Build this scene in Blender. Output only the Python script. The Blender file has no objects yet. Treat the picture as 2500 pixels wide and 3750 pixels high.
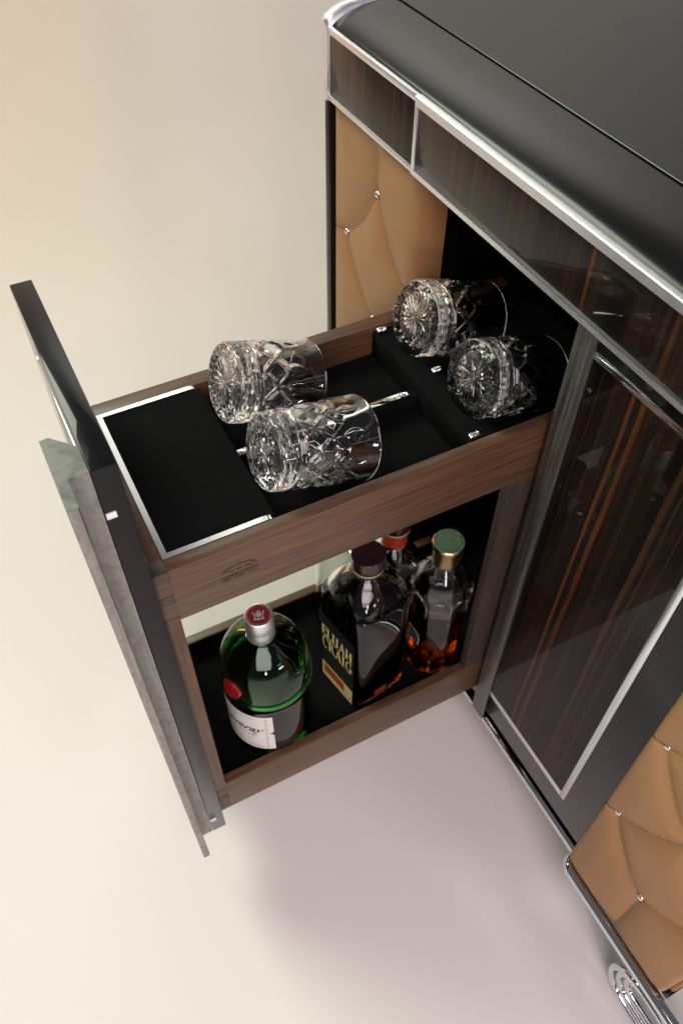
import bpy, bmesh, math, random
from math import sin, cos, pi, radians, exp, sqrt
from mathutils import Vector, Matrix, Euler
random.seed(7)
scene = bpy.context.scene
COL = scene.collection
S = 0.85            # metres per modelling unit
ZF = 0.825          # floor lies this far below the modelling origin

def W(x, y, z):
    return Vector((S * x, S * y, S * (z + ZF)))

# ------------------------------------------------------------------ camera
R0 = ((-0.8884209848, 0.4590013776, 0.0050881305),
      (0.3500115772, 0.6845538539, -0.6394356238),
      (-0.2969849316, -0.5663071220, -0.7688278052))
cam = bpy.data.cameras.new('camera')
camo = bpy.data.objects.new('camera', cam)
COL.objects.link(camo)
m = Matrix.Identity(4)
for i in range(3):
    m[i][0] = R0[0][i]; m[i][1] = -R0[1][i]; m[i][2] = -R0[2][i]
m.translation = W(0.5452070880, 0.5492112815, 0.7314262456)
camo.matrix_world = m
cam.sensor_fit = 'VERTICAL'
cam.sensor_height = 36.0
cam.sensor_width = 24.0
cam.lens = 2976.9466 / 3750 * 36
cam.clip_start = 0.02
cam.clip_end = 60
cam.dof.use_dof = True
cam.dof.focus_distance = 0.80
cam.dof.aperture_fstop = 8.0
scene.camera = camo

# ------------------------------------------------------------------ world, lamps, exposure
world = bpy.data.worlds.new('World')
scene.world = world
world.use_nodes = True
bg = world.node_tree.nodes['Background']
bg.inputs[0].default_value = (0.80, 0.82, 0.86, 1)
bg.inputs[1].default_value = 0.13

def area(name, loc, target, sx, sy, power, color):
    l = bpy.data.lights.new(name, 'AREA')
    l.shape = 'RECTANGLE'; l.size = sx; l.size_y = sy
    l.energy = power; l.color = color
    o = bpy.data.objects.new(name, l)
    COL.objects.link(o)
    o.location = loc
    d = Vector(target) - Vector(loc)
    o.rotation_euler = d.to_track_quat('-Z', 'Y').to_euler()
    return o

key = area('key_softbox', (1.55, -2.1, 3.0), (0.60, 0.45, 0.0), 1.5, 1.3, 26, (0.90, 1.0, 0.81))
key.data.spread = radians(105)
area('overhead_fill', (1.0, 1.7, 2.45), (0.45, 0.55, 0.0), 1.7, 1.7, 52, (1.0, 0.855, 0.90))  # added fill that lifts the shaded floor, not a known softbox
area('warm_lamp', (1.5, 3.6, 1.6), (0.30, 0.0, 0.4), 0.28, 0.62, 26, (1.0, 0.82, 0.66))
area('white_lamp', (-1.2, 3.9, 1.8), (0.30, 0.0, 0.4), 1.0, 0.42, 34, (0.96, 0.92, 1.0))
wash = area('backdrop_fill', (0.6, -0.9, 3.2), (-1.7, -3.3, 3.3), 1.6, 0.9, 42, (0.97, 0.97, 0.92))  # added wash, brightens the upper wall for the chrome to reflect
wash.data.spread = radians(85)
area('warm_wash', (1.0, -1.25, 2.7), (-0.25, -2.5, 0.35), 0.8, 0.5, 5.2, (1.0, 0.80, 0.42)).data.spread = radians(120)  # added warm fill to brighten the visible backdrop, no known source
area('peach_fill', (1.05, -2.75, 0.95), (0.15, -2.35, 0.20), 0.35, 0.35, 4.5, (1.0, 0.40, 0.16))  # added fill out of frame that tints the left of the backdrop

scene.view_settings.view_transform = 'Standard'
scene.view_settings.look = 'None'
scene.view_settings.exposure = 0.0
scene.view_settings.gamma = 1.0
cy = scene.cycles
cy.max_bounces = 20
cy.transmission_bounces = 16
cy.glossy_bounces = 10
cy.diffuse_bounces = 4
cy.transparent_max_bounces = 12
cy.caustics_reflective = False
cy.caustics_refractive = False
cy.sample_clamp_indirect = 40.0
cy.use_denoising = True

# ------------------------------------------------------------------ materials
def new_mat(name):
    mt = bpy.data.materials.new(name)
    mt.use_nodes = True
    nt = mt.node_tree
    return mt, nt, nt.nodes['Principled BSDF']

def simple(name, col, rough=0.5, metal=0.0, coat=0.0, trans=0.0, ior=1.5, spec=0.5, bump=0.0, bscale=200, var=0.0, vscale=30, coat_rough=0.03):
    mt, nt, b = new_mat(name)
    b.inputs['Base Color'].default_value = (*col, 1)
    b.inputs['Roughness'].default_value = rough
    b.inputs['Metallic'].default_value = metal
    b.inputs['Coat Weight'].default_value = coat
    b.inputs['Coat Roughness'].default_value = coat_rough
    b.inputs['Coat IOR'].default_value = 1.42
    b.inputs['Transmission Weight'].default_value = trans
    b.inputs['IOR'].default_value = ior
    b.inputs['Specular IOR Level'].default_value = spec
    N = nt.nodes; L = nt.links
    if bump or var:
        tc = N.new('ShaderNodeTexCoord')
    if var:
        n = N.new('ShaderNodeTexNoise'); n.inputs['Scale'].default_value = vscale; n.inputs['Detail'].default_value = 5
        L.new(tc.outputs['Object'], n.inputs['Vector'])
        r = N.new('ShaderNodeMapRange')
        r.inputs[1].default_value = 0.3; r.inputs[2].default_value = 0.7
        r.inputs[3].default_value = 1 - var; r.inputs[4].default_value = 1 + var
        L.new(n.outputs['Fac'], r.inputs[0])
        mx = N.new('ShaderNodeMix'); mx.data_type = 'RGBA'; mx.blend_type = 'MULTIPLY'; mx.inputs['Factor'].default_value = 1
        mx.inputs[6].default_value = (*col, 1)
        L.new(r.outputs[0], mx.inputs[7])
        L.new(mx.outputs[2], b.inputs['Base Color'])
        rr = N.new('ShaderNodeMapRange')
        rr.inputs[1].default_value = 0.3; rr.inputs[2].default_value = 0.7
        rr.inputs[3].default_value = max(0, rough * (1 - var)); rr.inputs[4].default_value = min(1, rough * (1 + var))
        L.new(n.outputs['Fac'], rr.inputs[0]); L.new(rr.outputs[0], b.inputs['Roughness'])
    if bump:
        n2 = N.new('ShaderNodeTexNoise'); n2.inputs['Scale'].default_value = bscale; n2.inputs['Detail'].default_value = 4
        L.new(tc.outputs['Object'], n2.inputs['Vector'])
        bp = N.new('ShaderNodeBump'); bp.inputs['Strength'].default_value = bump; bp.inputs['Distance'].default_value = 0.002
        L.new(n2.outputs['Fac'], bp.inputs['Height']); L.new(bp.outputs[0], b.inputs['Normal'])
    return mt

def ramp(nt, pts):
    r = nt.nodes.new('ShaderNodeValToRGB')
    e = r.color_ramp.elements
    while len(e) < len(pts): e.new(0.5)
    for i, (p, c) in enumerate(pts):
        e[i].position = p; e[i].color = (*c, 1)
    return r

def wood(name, scale, cols, rough=0.42, bump=0.15, coat=0.0, fig=None):
    """long-grained timber; scale is the noise frequency along x, y, z"""
    mt, nt, b = new_mat(name)
    N = nt.nodes; L = nt.links
    tc = N.new('ShaderNodeTexCoord')
    mp = N.new('ShaderNodeMapping'); mp.inputs['Scale'].default_value = scale
    L.new(tc.outputs['Object'], mp.inputs['Vector'])
    n = N.new('ShaderNodeTexNoise'); n.inputs['Scale'].default_value = 1; n.inputs['Detail'].default_value = 7
    n.inputs['Roughness'].default_value = 0.65; n.inputs['Distortion'].default_value = 0.35
    L.new(mp.outputs[0], n.inputs['Vector'])
    r = ramp(nt, cols)
    L.new(n.outputs['Fac'], r.inputs[0])
    # short dark pores
    mp2 = N.new('ShaderNodeMapping'); mp2.inputs['Scale'].default_value = [s * 5 for s in scale]
    L.new(tc.outputs['Object'], mp2.inputs['Vector'])
    n2 = N.new('ShaderNodeTexNoise'); n2.inputs['Scale'].default_value = 1; n2.inputs['Detail'].default_value = 2
    L.new(mp2.outputs[0], n2.inputs['Vector'])
    pr = ramp(nt, [(0.30, (0.55,) * 3), (0.42, (1,) * 3)])
    L.new(n2.outputs['Fac'], pr.inputs[0])
    mx = N.new('ShaderNodeMix'); mx.data_type = 'RGBA'; mx.blend_type = 'MULTIPLY'; mx.inputs['Factor'].default_value = 0.7
    L.new(r.outputs[0], mx.inputs[6]); L.new(pr.outputs[0], mx.inputs[7])
    L.new(mx.outputs[2], b.inputs['Base Color'])
    b.inputs['Roughness'].default_value = rough
    b.inputs['Coat Weight'].default_value = coat
    if bump:
        bp = N.new('ShaderNodeBump'); bp.inputs['Strength'].default_value = bump; bp.inputs['Distance'].default_value = 0.001
        L.new(n2.outputs['Fac'], bp.inputs['Height']); L.new(bp.outputs[0], b.inputs['Normal'])
    return mt

def ebony(name, streaks, base=1.0):
    """macassar ebony: near-black veneer, fine vertical lines, a few orange streaks at given y (metres), under thick gloss lacquer"""
    mt, nt, b = new_mat(name)
    N = nt.nodes; L = nt.links
    g = N.new('ShaderNodeNewGeometry')
    mp = N.new('ShaderNodeMapping'); mp.inputs['Scale'].default_value = (1, 210, 1.6)
    L.new(g.outputs['Position'], mp.inputs['Vector'])
    n = N.new('ShaderNodeTexNoise'); n.inputs['Scale'].default_value = 1; n.inputs['Detail'].default_value = 6; n.inputs['Roughness'].default_value = 0.7
    L.new(mp.outputs[0], n.inputs['Vector'])
    r = ramp(nt, [(0.30, (0.006 * base, 0.0045 * base, 0.004 * base)), (0.50, (0.019 * base, 0.0115 * base, 0.0085 * base)),
                  (0.62, (0.036 * base, 0.020 * base, 0.0125 * base)), (0.74, (0.070 * base, 0.034 * base, 0.018 * base))])
    L.new(n.outputs['Fac'], r.inputs[0])
    mp2 = N.new('ShaderNodeMapping'); mp2.inputs['Scale'].default_value = (1, 38, 0.7); mp2.inputs['Location'].default_value = (3, 5, 2)
    L.new(g.outputs['Position'], mp2.inputs['Vector'])
    n2 = N.new('ShaderNodeTexNoise'); n2.inputs['Scale'].default_value = 1; n2.inputs['Detail'].default_value = 3
    L.new(mp2.outputs[0], n2.inputs['Vector'])
    r2 = ramp(nt, [(0.35, (0.35,) * 3), (0.60, (1.25,) * 3)])
    L.new(n2.outputs['Fac'], r2.inputs[0])
    mx = N.new('ShaderNodeMix'); mx.data_type = 'RGBA'; mx.blend_type = 'MULTIPLY'; mx.inputs['Factor'].default_value = 1
    L.new(r.outputs[0], mx.inputs[6]); L.new(r2.outputs[0], mx.inputs[7])
    out = mx.outputs[2]
    sp = N.new('ShaderNodeSeparateXYZ'); L.new(g.outputs['Position'], sp.inputs[0])
    mp3 = N.new('ShaderNodeMapping'); mp3.inputs['Scale'].default_value = (1, 14, 3)
    L.new(g.outputs['Position'], mp3.inputs['Vector'])
    n3 = N.new('ShaderNodeTexNoise'); n3.inputs['Scale'].default_value = 1; n3.inputs['Detail'].default_value = 3
    L.new(mp3.outputs[0], n3.inputs['Vector'])
    wob = N.new('ShaderNodeMath'); wob.operation = 'MULTIPLY_ADD'; wob.inputs[1].default_value = 0.012
    L.new(n3.outputs['Fac'], wob.inputs[0]); L.new(sp.outputs['Y'], wob.inputs[2])
    for yc, wd, col, st in streaks:
        a = N.new('ShaderNodeMath'); a.operation = 'SUBTRACT'; a.inputs[1].default_value = yc + 0.006
        L.new(wob.outputs[0], a.inputs[0])
        ab = N.new('ShaderNodeMath'); ab.operation = 'ABSOLUTE'; L.new(a.outputs[0], ab.inputs[0])
        mr = N.new('ShaderNodeMapRange'); mr.interpolation_type = 'SMOOTHSTEP'
        mr.inputs[1].default_value = wd * 0.45; mr.inputs[2].default_value = wd
        mr.inputs[3].default_value = st; mr.inputs[4].default_value = 0
        L.new(ab.outputs[0], mr.inputs[0])
        f = N.new('ShaderNodeMath'); f.operation = 'MULTIPLY'
        rr = N.new('ShaderNodeMapRange'); rr.inputs[1].default_value = 0.3; rr.inputs[2].default_value = 0.6; rr.inputs[3].default_value = 0.25; rr.inputs[4].default_value = 1
        L.new(n.outputs['Fac'], rr.inputs[0])
        L.new(mr.outputs[0], f.inputs[0]); L.new(rr.outputs[0], f.inputs[1])
        m2 = N.new('ShaderNodeMix'); m2.data_type = 'RGBA'
        L.new(f.outputs[0], m2.inputs['Factor']); L.new(out, m2.inputs[6]); m2.inputs[7].default_value = (*col, 1)
        out = m2.outputs[2]
    L.new(out, b.inputs['Base Color'])
    b.inputs['Roughness'].default_value = 0.45
    b.inputs['Specular IOR Level'].default_value = 0.08
    b.inputs['Coat Weight'].default_value = 0.42
    b.inputs['Coat Roughness'].default_value = 0.012
    b.inputs['Coat IOR'].default_value = 1.42
    return mt

def brushed(name, col, rough, scale, mottled=0.0):
    mt, nt, b = new_mat(name)
    N = nt.nodes; L = nt.links
    tc = N.new('ShaderNodeTexCoord')
    mp = N.new('ShaderNodeMapping'); mp.inputs['Scale'].default_value = scale
    L.new(tc.outputs['Object'], mp.inputs['Vector'])
    n = N.new('ShaderNodeTexNoise'); n.inputs['Scale'].default_value = 1; n.inputs['Detail'].default_value = 5
    L.new(mp.outputs[0], n.inputs['Vector'])
    r = ramp(nt, [(0.3, [c * 0.72 for c in col]), (0.7, [min(1, c * 1.15) for c in col])])
    L.new(n.outputs['Fac'], r.inputs[0])
    out = r.outputs[0]
    if mottled:
        n2 = N.new('ShaderNodeTexNoise'); n2.inputs['Scale'].default_value = 55; n2.inputs['Detail'].default_value = 8; n2.inputs['Roughness'].default_value = 0.7
        n2.inputs['Distortion'].default_value = 1.5
        L.new(tc.outputs['Object'], n2.inputs['Vector'])
        r2 = ramp(nt, [(0.36, (1 - mottled,) * 3), (0.52, (1,) * 3)])
        L.new(n2.outputs['Fac'], r2.inputs[0])
        mx = N.new('ShaderNodeMix'); mx.data_type = 'RGBA'; mx.blend_type = 'MULTIPLY'; mx.inputs['Factor'].default_value = 1
        L.new(out, mx.inputs[6]); L.new(r2.outputs[0], mx.inputs[7])
        out = mx.outputs[2]
    L.new(out, b.inputs['Base Color'])
    b.inputs['Metallic'].default_value = 1.0
    mr = N.new('ShaderNodeMapRange'); mr.inputs[1].default_value = 0.3; mr.inputs[2].default_value = 0.7
    mr.inputs[3].default_value = rough * 0.75; mr.inputs[4].default_value = rough * 1.3
    L.new(n.outputs['Fac'], mr.inputs[0]); L.new(mr.outputs[0], b.inputs['Roughness'])
    bp = N.new('ShaderNodeBump'); bp.inputs['Strength'].default_value = 0.06; bp.inputs['Distance'].default_value = 0.0006
    L.new(n.outputs['Fac'], bp.inputs['Height']); L.new(bp.outputs[0], b.inputs['Normal'])
    return mt

M = {}
M['floor'] = simple('studio_floor', (0.80, 0.78, 0.745), 0.75, spec=0.25, var=0.02, vscale=1.3)
M['lacquer'] = simple('black_lacquer', (0.0055, 0.006, 0.0068), 0.3, spec=0.05, coat=0.62, coat_rough=0.015, var=0.12, vscale=9)
M['satin'] = simple('black_satin_top', (0.0045, 0.0048, 0.005), 0.21, spec=0.34, bump=0.015, bscale=700)
M['dark'] = simple('black_interior', (0.002, 0.002, 0.0021), 0.9, spec=0.02)
M['felt'] = simple('black_felt', (0.0052, 0.0056, 0.0058), 0.95, spec=0.06, bump=0.5, bscale=900, var=0.25, vscale=25)
M['chrome'] = simple('polished_chrome', (0.80, 0.81, 0.83), 0.045, metal=1.0)
M['nickel'] = simple('satin_nickel', (0.88, 0.88, 0.92), 0.40, metal=1.0, var=0.05, vscale=25)
M['band_trim'] = simple('satin_trim', (0.80, 0.80, 0.82), 0.42, metal=1.0, var=0.04, vscale=30)
M['frame'] = simple('satin_frame', (0.90, 0.92, 0.96), 0.30, metal=1.0, var=0.04, vscale=20)
M['trim'] = simple('polished_trim', (0.80, 0.80, 0.80), 0.16, metal=1.0)
M['pewter'] = brushed('worn_pewter', (0.40, 0.39, 0.37), 0.55, (260, 260, 16), 0.24)
M['pewter_end'] = brushed('mottled_pewter', (0.20, 0.197, 0.19), 0.5, (60, 60, 60), 0.30)  # darker, mottled pewter for the top end of the handle
M['post'] = brushed('brushed_steel', (0.23, 0.23, 0.225), 0.44, (300, 300, 5), 0.10)
M['walnut_x'] = wood('walnut_long', (11, 230, 230), [(0.24, (0.040, 0.017, 0.008)), (0.5, (0.096, 0.046, 0.023)), (0.76, (0.150, 0.078, 0.041))], coat=0.05)
M['walnut_z'] = wood('walnut_upright', (230, 230, 11), [(0.24, (0.040, 0.017, 0.008)), (0.5, (0.096, 0.046, 0.023)), (0.76, (0.150, 0.078, 0.041))], coat=0.05)
M['walnut_shade'] = wood('walnut_shaded', (120, 120, 9), [(0.28, (0.014, 0.008, 0.005)), (0.5, (0.030, 0.017, 0.011)), (0.72, (0.050, 0.029, 0.019))], 0.75)  # darker copy of the walnut, shade on the rear posts put into the colour
M['walnut_y'] = wood('walnut_cross', (120, 9, 120), [(0.28, (0.045, 0.024, 0.014)), (0.5, (0.105, 0.056, 0.034)), (0.72, (0.17, 0.092, 0.056))], coat=0.05)
M['endgrain'] = wood('walnut_end', (160, 160, 160), [(0.3, (0.034, 0.022, 0.017)), (0.7, (0.075, 0.050, 0.040))])
M['leather'] = simple('tan_leather', (0.365, 0.190, 0.076), 0.46, spec=0.40, bump=0.12, bscale=750, var=0.06, vscale=14)
M['thread'] = simple('brown_thread', (0.045, 0.022, 0.010), 0.8)
M['steel_btn'] = simple('nickel_button', (0.78, 0.76, 0.68), 0.08, metal=1.0)
OR = (0.115, 0.037, 0.010)
BR = (0.055, 0.023, 0.009)
M['ebony_door'] = ebony('macassar_door', [(0.1325 * S, 0.0030, OR, 0.9), (0.1480 * S, 0.0040, OR, 0.85), (0.2175 * S, 0.0042, BR, 0.9),
                                          (0.2290 * S, 0.0016, BR, 0.7), (0.1050 * S, 0.0013, BR, 0.6), (0.1800 * S, 0.0014, BR, 0.7), (0.2480 * S, 0.0015, BR, 0.7), (0.085 * S, 0.0012, BR, 0.5)], 0.46)
M['ebony_band'] = ebony('macassar_band', [(0.0385 * S, 0.0028, OR, 0.8), (-0.10 * S, 0.0016, BR, 0.7), (-0.17 * S, 0.0020, BR, 0.6), (0.16 * S, 0.0030, BR, 0.8), (-0.02 * S, 0.0014, BR, 0.5)], 0.70)
M['ebony_left'] = ebony('macassar_left', [(-0.42 * S, 0.0020, BR, 0.5), (-0.36 * S, 0.0014, BR, 0.5)], 1.3)
M['crystal'] = simple('lead_crystal', (1, 1, 1), 0.035, trans=1.0, ior=1.54)
M['clear'] = simple('clear_glass', (0.97, 0.985, 0.975), 0.0, trans=1.0, ior=1.5)
M['green'] = simple('green_glass', (0.018, 0.40, 0.050), 0.0, trans=1.0, ior=1.5)
M['gin'] = simple('gin', (0.04, 0.14, 0.06), 0.0, trans=1.0, ior=1.0, spec=0)
M['whiskey'] = simple('dark_whiskey', (0.10, 0.014, 0.004), 0.0, trans=1.0, ior=1.0, spec=0)
M['amber'] = simple('amber_whiskey', (0.40, 0.15, 0.030), 0.0, trans=1.0, ior=1.0, spec=0)
M['alu'] = simple('aluminium_cap', (0.93, 0.93, 0.92), 0.42, metal=1.0, var=0.1, vscale=60)
M['red_disc'] = simple('red_enamel', (0.16, 0.010, 0.014), 0.30, coat=0.4)
M['grey_print'] = simple('grey_print', (0.36, 0.32, 0.31), 0.6)
M['red_seal'] = simple('red_wax', (0.26, 0.006, 0.010), 0.30, coat=0.6, bump=0.3, bscale=180)
M['paper'] = simple('label_paper', (0.72, 0.70, 0.67), 0.7, var=0.04, vscale=120)
M['ink'] = simple('black_ink', (0.02, 0.02, 0.022), 0.6)
M['ink_brown'] = simple('burnt_ink', (0.022, 0.014, 0.011), 0.8)
M['faint'] = simple('faint_ink', (0.42, 0.42, 0.42), 0.8)
M['label_black'] = simple('black_label', (0.006, 0.006, 0.006), 0.45)
M['gold_print'] = simple('gold_print', (0.62, 0.52, 0.22), 0.5)
M['gold_dim'] = simple('dull_gold_print', (0.10, 0.085, 0.045), 0.5)
M['red_print'] = simple('orange_red_print', (0.34, 0.060, 0.018), 0.5)
M['maroon'] = simple('maroon_stopper', (0.020, 0.006, 0.010), 0.28, coat=0.5, coat_rough=0.1)
M['cream'] = simple('cream_cork', (0.48, 0.38, 0.20), 0.6)
M['red_band'] = simple('red_neck_band', (0.33, 0.030, 0.012), 0.5)
M['gold'] = simple('brass_cap', (0.62, 0.44, 0.20), 0.25, metal=1.0)
M['sage'] = simple('sage_green_top', (0.085, 0.17, 0.095), 0.65, var=0.18, vscale=160)
M['blue_label'] = simple('blue_label', (0.030, 0.036, 0.060), 0.5)
M['white'] = simple('white_bumper', (0.92, 0.92, 0.92), 0.5)

# ------------------------------------------------------------------ object helpers
ROOT = {}
def link(o, parent):
    COL.objects.link(o)
    if parent is not None: o.parent = parent

def root_of(o):
    while o.parent is not None: o = o.parent
    return o

def ob(name, verts, faces, mat, parent=None, smooth=None, local=False, label=None):
    """one mesh object. verts in modelling units (world), or in local units of a bottle/tumbler when local"""
    me = bpy.data.meshes.new(name)
    if local:
        vs = [Vector(v) * S for v in verts]
    else:
        off = root_of(parent).location if parent is not None else Vector((0, 0, 0))
        vs = [W(*v) - off for v in verts]
    me.from_pydata([tuple(v) for v in vs], [], faces)
    me.materials.append(M[mat])
    me.validate()
    if smooth is not None:
        me.polygons.foreach_set('use_smooth', [True] * len(me.polygons))
        if smooth < 180: me.set_sharp_from_angle(angle=radians(smooth))
    me.update()
    o = bpy.data.objects.new(name, me)
    link(o, parent)
    if label: o['label'] = label
    return o

def tag(o, label=None, cat=None, group=None, kind=None):
    if label: o['label'] = label
    if cat: o['category'] = cat
    if group: o['group'] = group
    if kind: o['kind'] = kind
    return o

def thing(name, loc, label, cat, group=None, rot=(0, 0, 0)):
    o = bpy.data.objects.new(name, None)
    o.empty_display_size = 0.05
    COL.objects.link(o)
    o.location = W(*loc)
    o.rotation_euler = rot
    return tag(o, label, cat, group)

class MB:
    def __init__(s): s.v = []; s.f = []
    def add(s, vs, fs):
        n = len(s.v); s.v += [tuple(v) for v in vs]; s.f += [[i + n for i in f] for f in fs]; return s
    def box(s, x0, x1, y0, y1, z0, z1, bev=0.0008):
        bm = bmesh.new()
        bmesh.ops.create_cube(bm, size=1)
        for v in bm.verts:
            v.co = Vector(((x0 + x1) / 2 + v.co.x * (x1 - x0), (y0 + y1) / 2 + v.co.y * (y1 - y0), (z0 + z1) / 2 + v.co.z * (z1 - z0)))
        if bev:
            bmesh.ops.bevel(bm, geom=list(bm.edges), offset=bev, segments=2, profile=0.5, affect='EDGES')
        bm.verts.index_update()
        s.add([v.co for v in bm.verts], [[v.index for v in f.verts] for f in bm.faces])
        bm.free(); return s
    def prism(s, poly, axis, a0, a1):
        """extrude a 2-D outline along axis ('x': outline is (y,z); 'y': (x,z); 'z': (x,y))"""
        n = len(poly)
        def P(p, a):
            return (a, p[0], p[1]) if axis == 'x' else (p[0], a, p[1]) if axis == 'y' else (p[0], p[1], a)
        vs = [P(p, a0) for p in poly] + [P(p, a1) for p in poly]
        fs = [[i, (i + 1) % n, n + (i + 1) % n, n + i] for i in range(n)] + [list(range(n))[::-1], list(range(n, 2 * n))]
        return s.add(vs, fs)
    def tube(s, pts, r, n=14, caps=True):
        pts = [Vector(p) for p in pts]
        k = len(pts); rings = []
        t0 = (pts[1] - pts[0]).normalized()
        ref = Vector((0, 0, 1)) if abs(t0.z) < 0.9 else Vector((1, 0, 0))
        u = t0.cross(ref).normalized()
        for i, p in enumerate(pts):
            t = (pts[min(i + 1, k - 1)] - pts[max(i - 1, 0)]).normalized()
            u = (u - t * u.dot(t)).normalized(); w = t.cross(u)
            rr = r[i] if isinstance(r, (list, tuple)) else r
            rings.append([p + u * (rr * cos(2 * pi * j / n)) + w * (rr * sin(2 * pi * j / n)) for j in range(n)])
        vs = [v for rg in rings for v in rg]
        fs = [[i * n + j, i * n + (j + 1) % n, (i + 1) * n + (j + 1) % n, (i + 1) * n + j] for i in range(k - 1) for j in range(n)]
        if caps: fs += [list(range(n))[::-1], list(range((k - 1) * n, k * n))]
        return s.add(vs, fs)
    def lathe(s, prof, n=48, cx=0, cy_=0, closed=False):
        k = len(prof)
        vs = [(cx + r * cos(2 * pi * j / n), cy_ + r * sin(2 * pi * j / n), z) for (r, z) in prof for j in range(n)]
        fs = [[i * n + j, i * n + (j + 1) % n, (i + 1) * n + (j + 1) % n, (i + 1) * n + j] for i in range(k - 1) for j in range(n)]
        if closed:
            fs += [[(k - 1) * n + j, (k - 1) * n + (j + 1) % n, (j + 1) % n, j] for j in range(n)]
        else:
            fs += [list(range(n))[::-1], list(range((k - 1) * n, k * n))]
        return s.add(vs, fs)
    def build(s, name, mat, parent=None, smooth=30, local=False, label=None):
        return ob(name, s.v, s.f, mat, parent, smooth, local, label)

def box(name, x0, x1, y0, y1, z0, z1, mat, parent, bev=0.0008, label=None):
    return MB().box(x0, x1, y0, y1, z0, z1, bev).build(name, mat, parent, 30, label=label)

def text2d(body, size, offset=0.0, shear=0.0, spacing=1.0):
    """glyph outlines of a built-in font as 2-D verts and faces, centred on x, baseline at y = 0"""
    cu = bpy.data.curves.new('lettering', 'FONT')
    cu.body = body; cu.size = size; cu.offset = offset; cu.shear = shear; cu.space_character = spacing
    cu.resolution_u = 3
    o = bpy.data.objects.new('lettering', cu)
    COL.objects.link(o)
    dg = bpy.context.evaluated_depsgraph_get()
    me = bpy.data.meshes.new_from_object(o.evaluated_get(dg))
    vs = [(v.co.x, v.co.y) for v in me.vertices]; fs = [list(p.vertices) for p in me.polygons]
    bpy.data.objects.remove(o); bpy.data.meshes.remove(me); bpy.data.curves.remove(cu)
    xs = [v[0] for v in vs]; c = (min(xs) + max(xs)) / 2
    return [(x - c, y) for x, y in vs], fs, max(xs) - min(xs)

# ------------------------------------------------------------------ studio floor rising into the backdrop
def make_floor():
    d = Vector((-0.4642, -0.8857)); e = Vector((-d.y, d.x))
    c = Vector((S * 0.545, S * 0.549))
    prof = [(-4.0, 0), (1.9, 0)]
    Rr = 1.1
    for i in range(1, 25):
        a = i / 24 * radians(82)
        prof.append((1.9 + Rr * sin(a), Rr * (1 - cos(a))))
    l = prof[-1]
    prof.append((l[0] + 0.48, l[1] + 3.5))
    vs = []; fs = []
    for (s_, z) in prof:
        for t in (-4.5, -1.5, 1.5, 4.5):
            p = c + d * s_ + e * t
            vs.append((p.x / S, p.y / S, z / S - ZF))
    for i in range(len(prof) - 1):
        for j in range(3):
            fs.append([i * 4 + j, i * 4 + j + 1, i * 4 + 5 + j, i * 4 + 4 + j])
    o = ob('floor', vs, fs, 'floor', None, 180)
    tag(o, 'pale cream studio floor sweeping up seamlessly into the backdrop', kind='structure')
make_floor()

# ------------------------------------------------------------------ the cabinet
cab = thing('bar_cabinet', (-0.25, 0.02, -ZF), 'black lacquered bar cabinet with tan tufted leather panels, ebony veneer and chrome trim', 'cabinet')

# roll-edged satin top
prof = [(-0.0065, 0.2975), (-0.0085, 0.3010), (-0.0130, 0.3046), (-0.0200, 0.3085), (-0.0290, 0.3125), (-0.0420, 0.3166), (-0.0560, 0.3196), (-0.0720, 0.3215), (-0.0880, 0.3226), (-0.1010, 0.3230)]
seam = [(-0.1016, 0.3224), (-0.1020, 0.3195), (-0.1064, 0.3195), (-0.1068, 0.3224)]
flat = [(-0.1075, 0.3231), (-0.30, 0.3231), (-0.52, 0.3231), (-0.52, 0.288), (-0.0065, 0.288)]
MB().prism(prof + seam + flat, 'y', -0.5445, 0.585).build('top', 'satin', cab, 24)
box('top_seam', -0.1058, -0.1026, -0.5440, 0.585, 0.3160, 0.3226, 'dark', cab, 0.0003)
# silver end cap standing proud of the left end of the top
cap = [(0.0005, 0.2015), (0.0012, 0.2080), (0.0002, 0.2200), (-0.0012, 0.2480), (-0.0014, 0.2840), (-0.0006, 0.2990), (0.0008, 0.3060), (-0.0022, 0.3115), (-0.0130, 0.3175), (-0.030, 0.3235), (-0.055, 0.3268), (-0.12, 0.3275), (-0.52, 0.3275), (-0.52, 0.2015)]
capi = [(x - 0.006 if x > -0.2 else x, z - 0.004 if z > 0.26 else z) for x, z in cap]
n = len(cap)
mb = MB()
rows = [(-0.5448, [(min(x, -0.0035) if z > 0.2990 or z < 0.215 else x, z - 0.002 if z > 0.30 else z) for x, z in cap]), (-0.5480, cap), (-0.5600, cap), (-0.5665, capi)]
vs = [(x, y, z) for y, pf in rows for x, z in pf]
fs = [[i * n + j, i * n + (j + 1) % n, (i + 1) * n + (j + 1) % n, (i + 1) * n + j] for i in range(3) for j in range(n)]
fs += [list(range(n))[::-1], list(range(3 * n, 4 * n))]
mb.add(vs, fs).build('end_cap', 'nickel', cab, 50)

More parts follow.
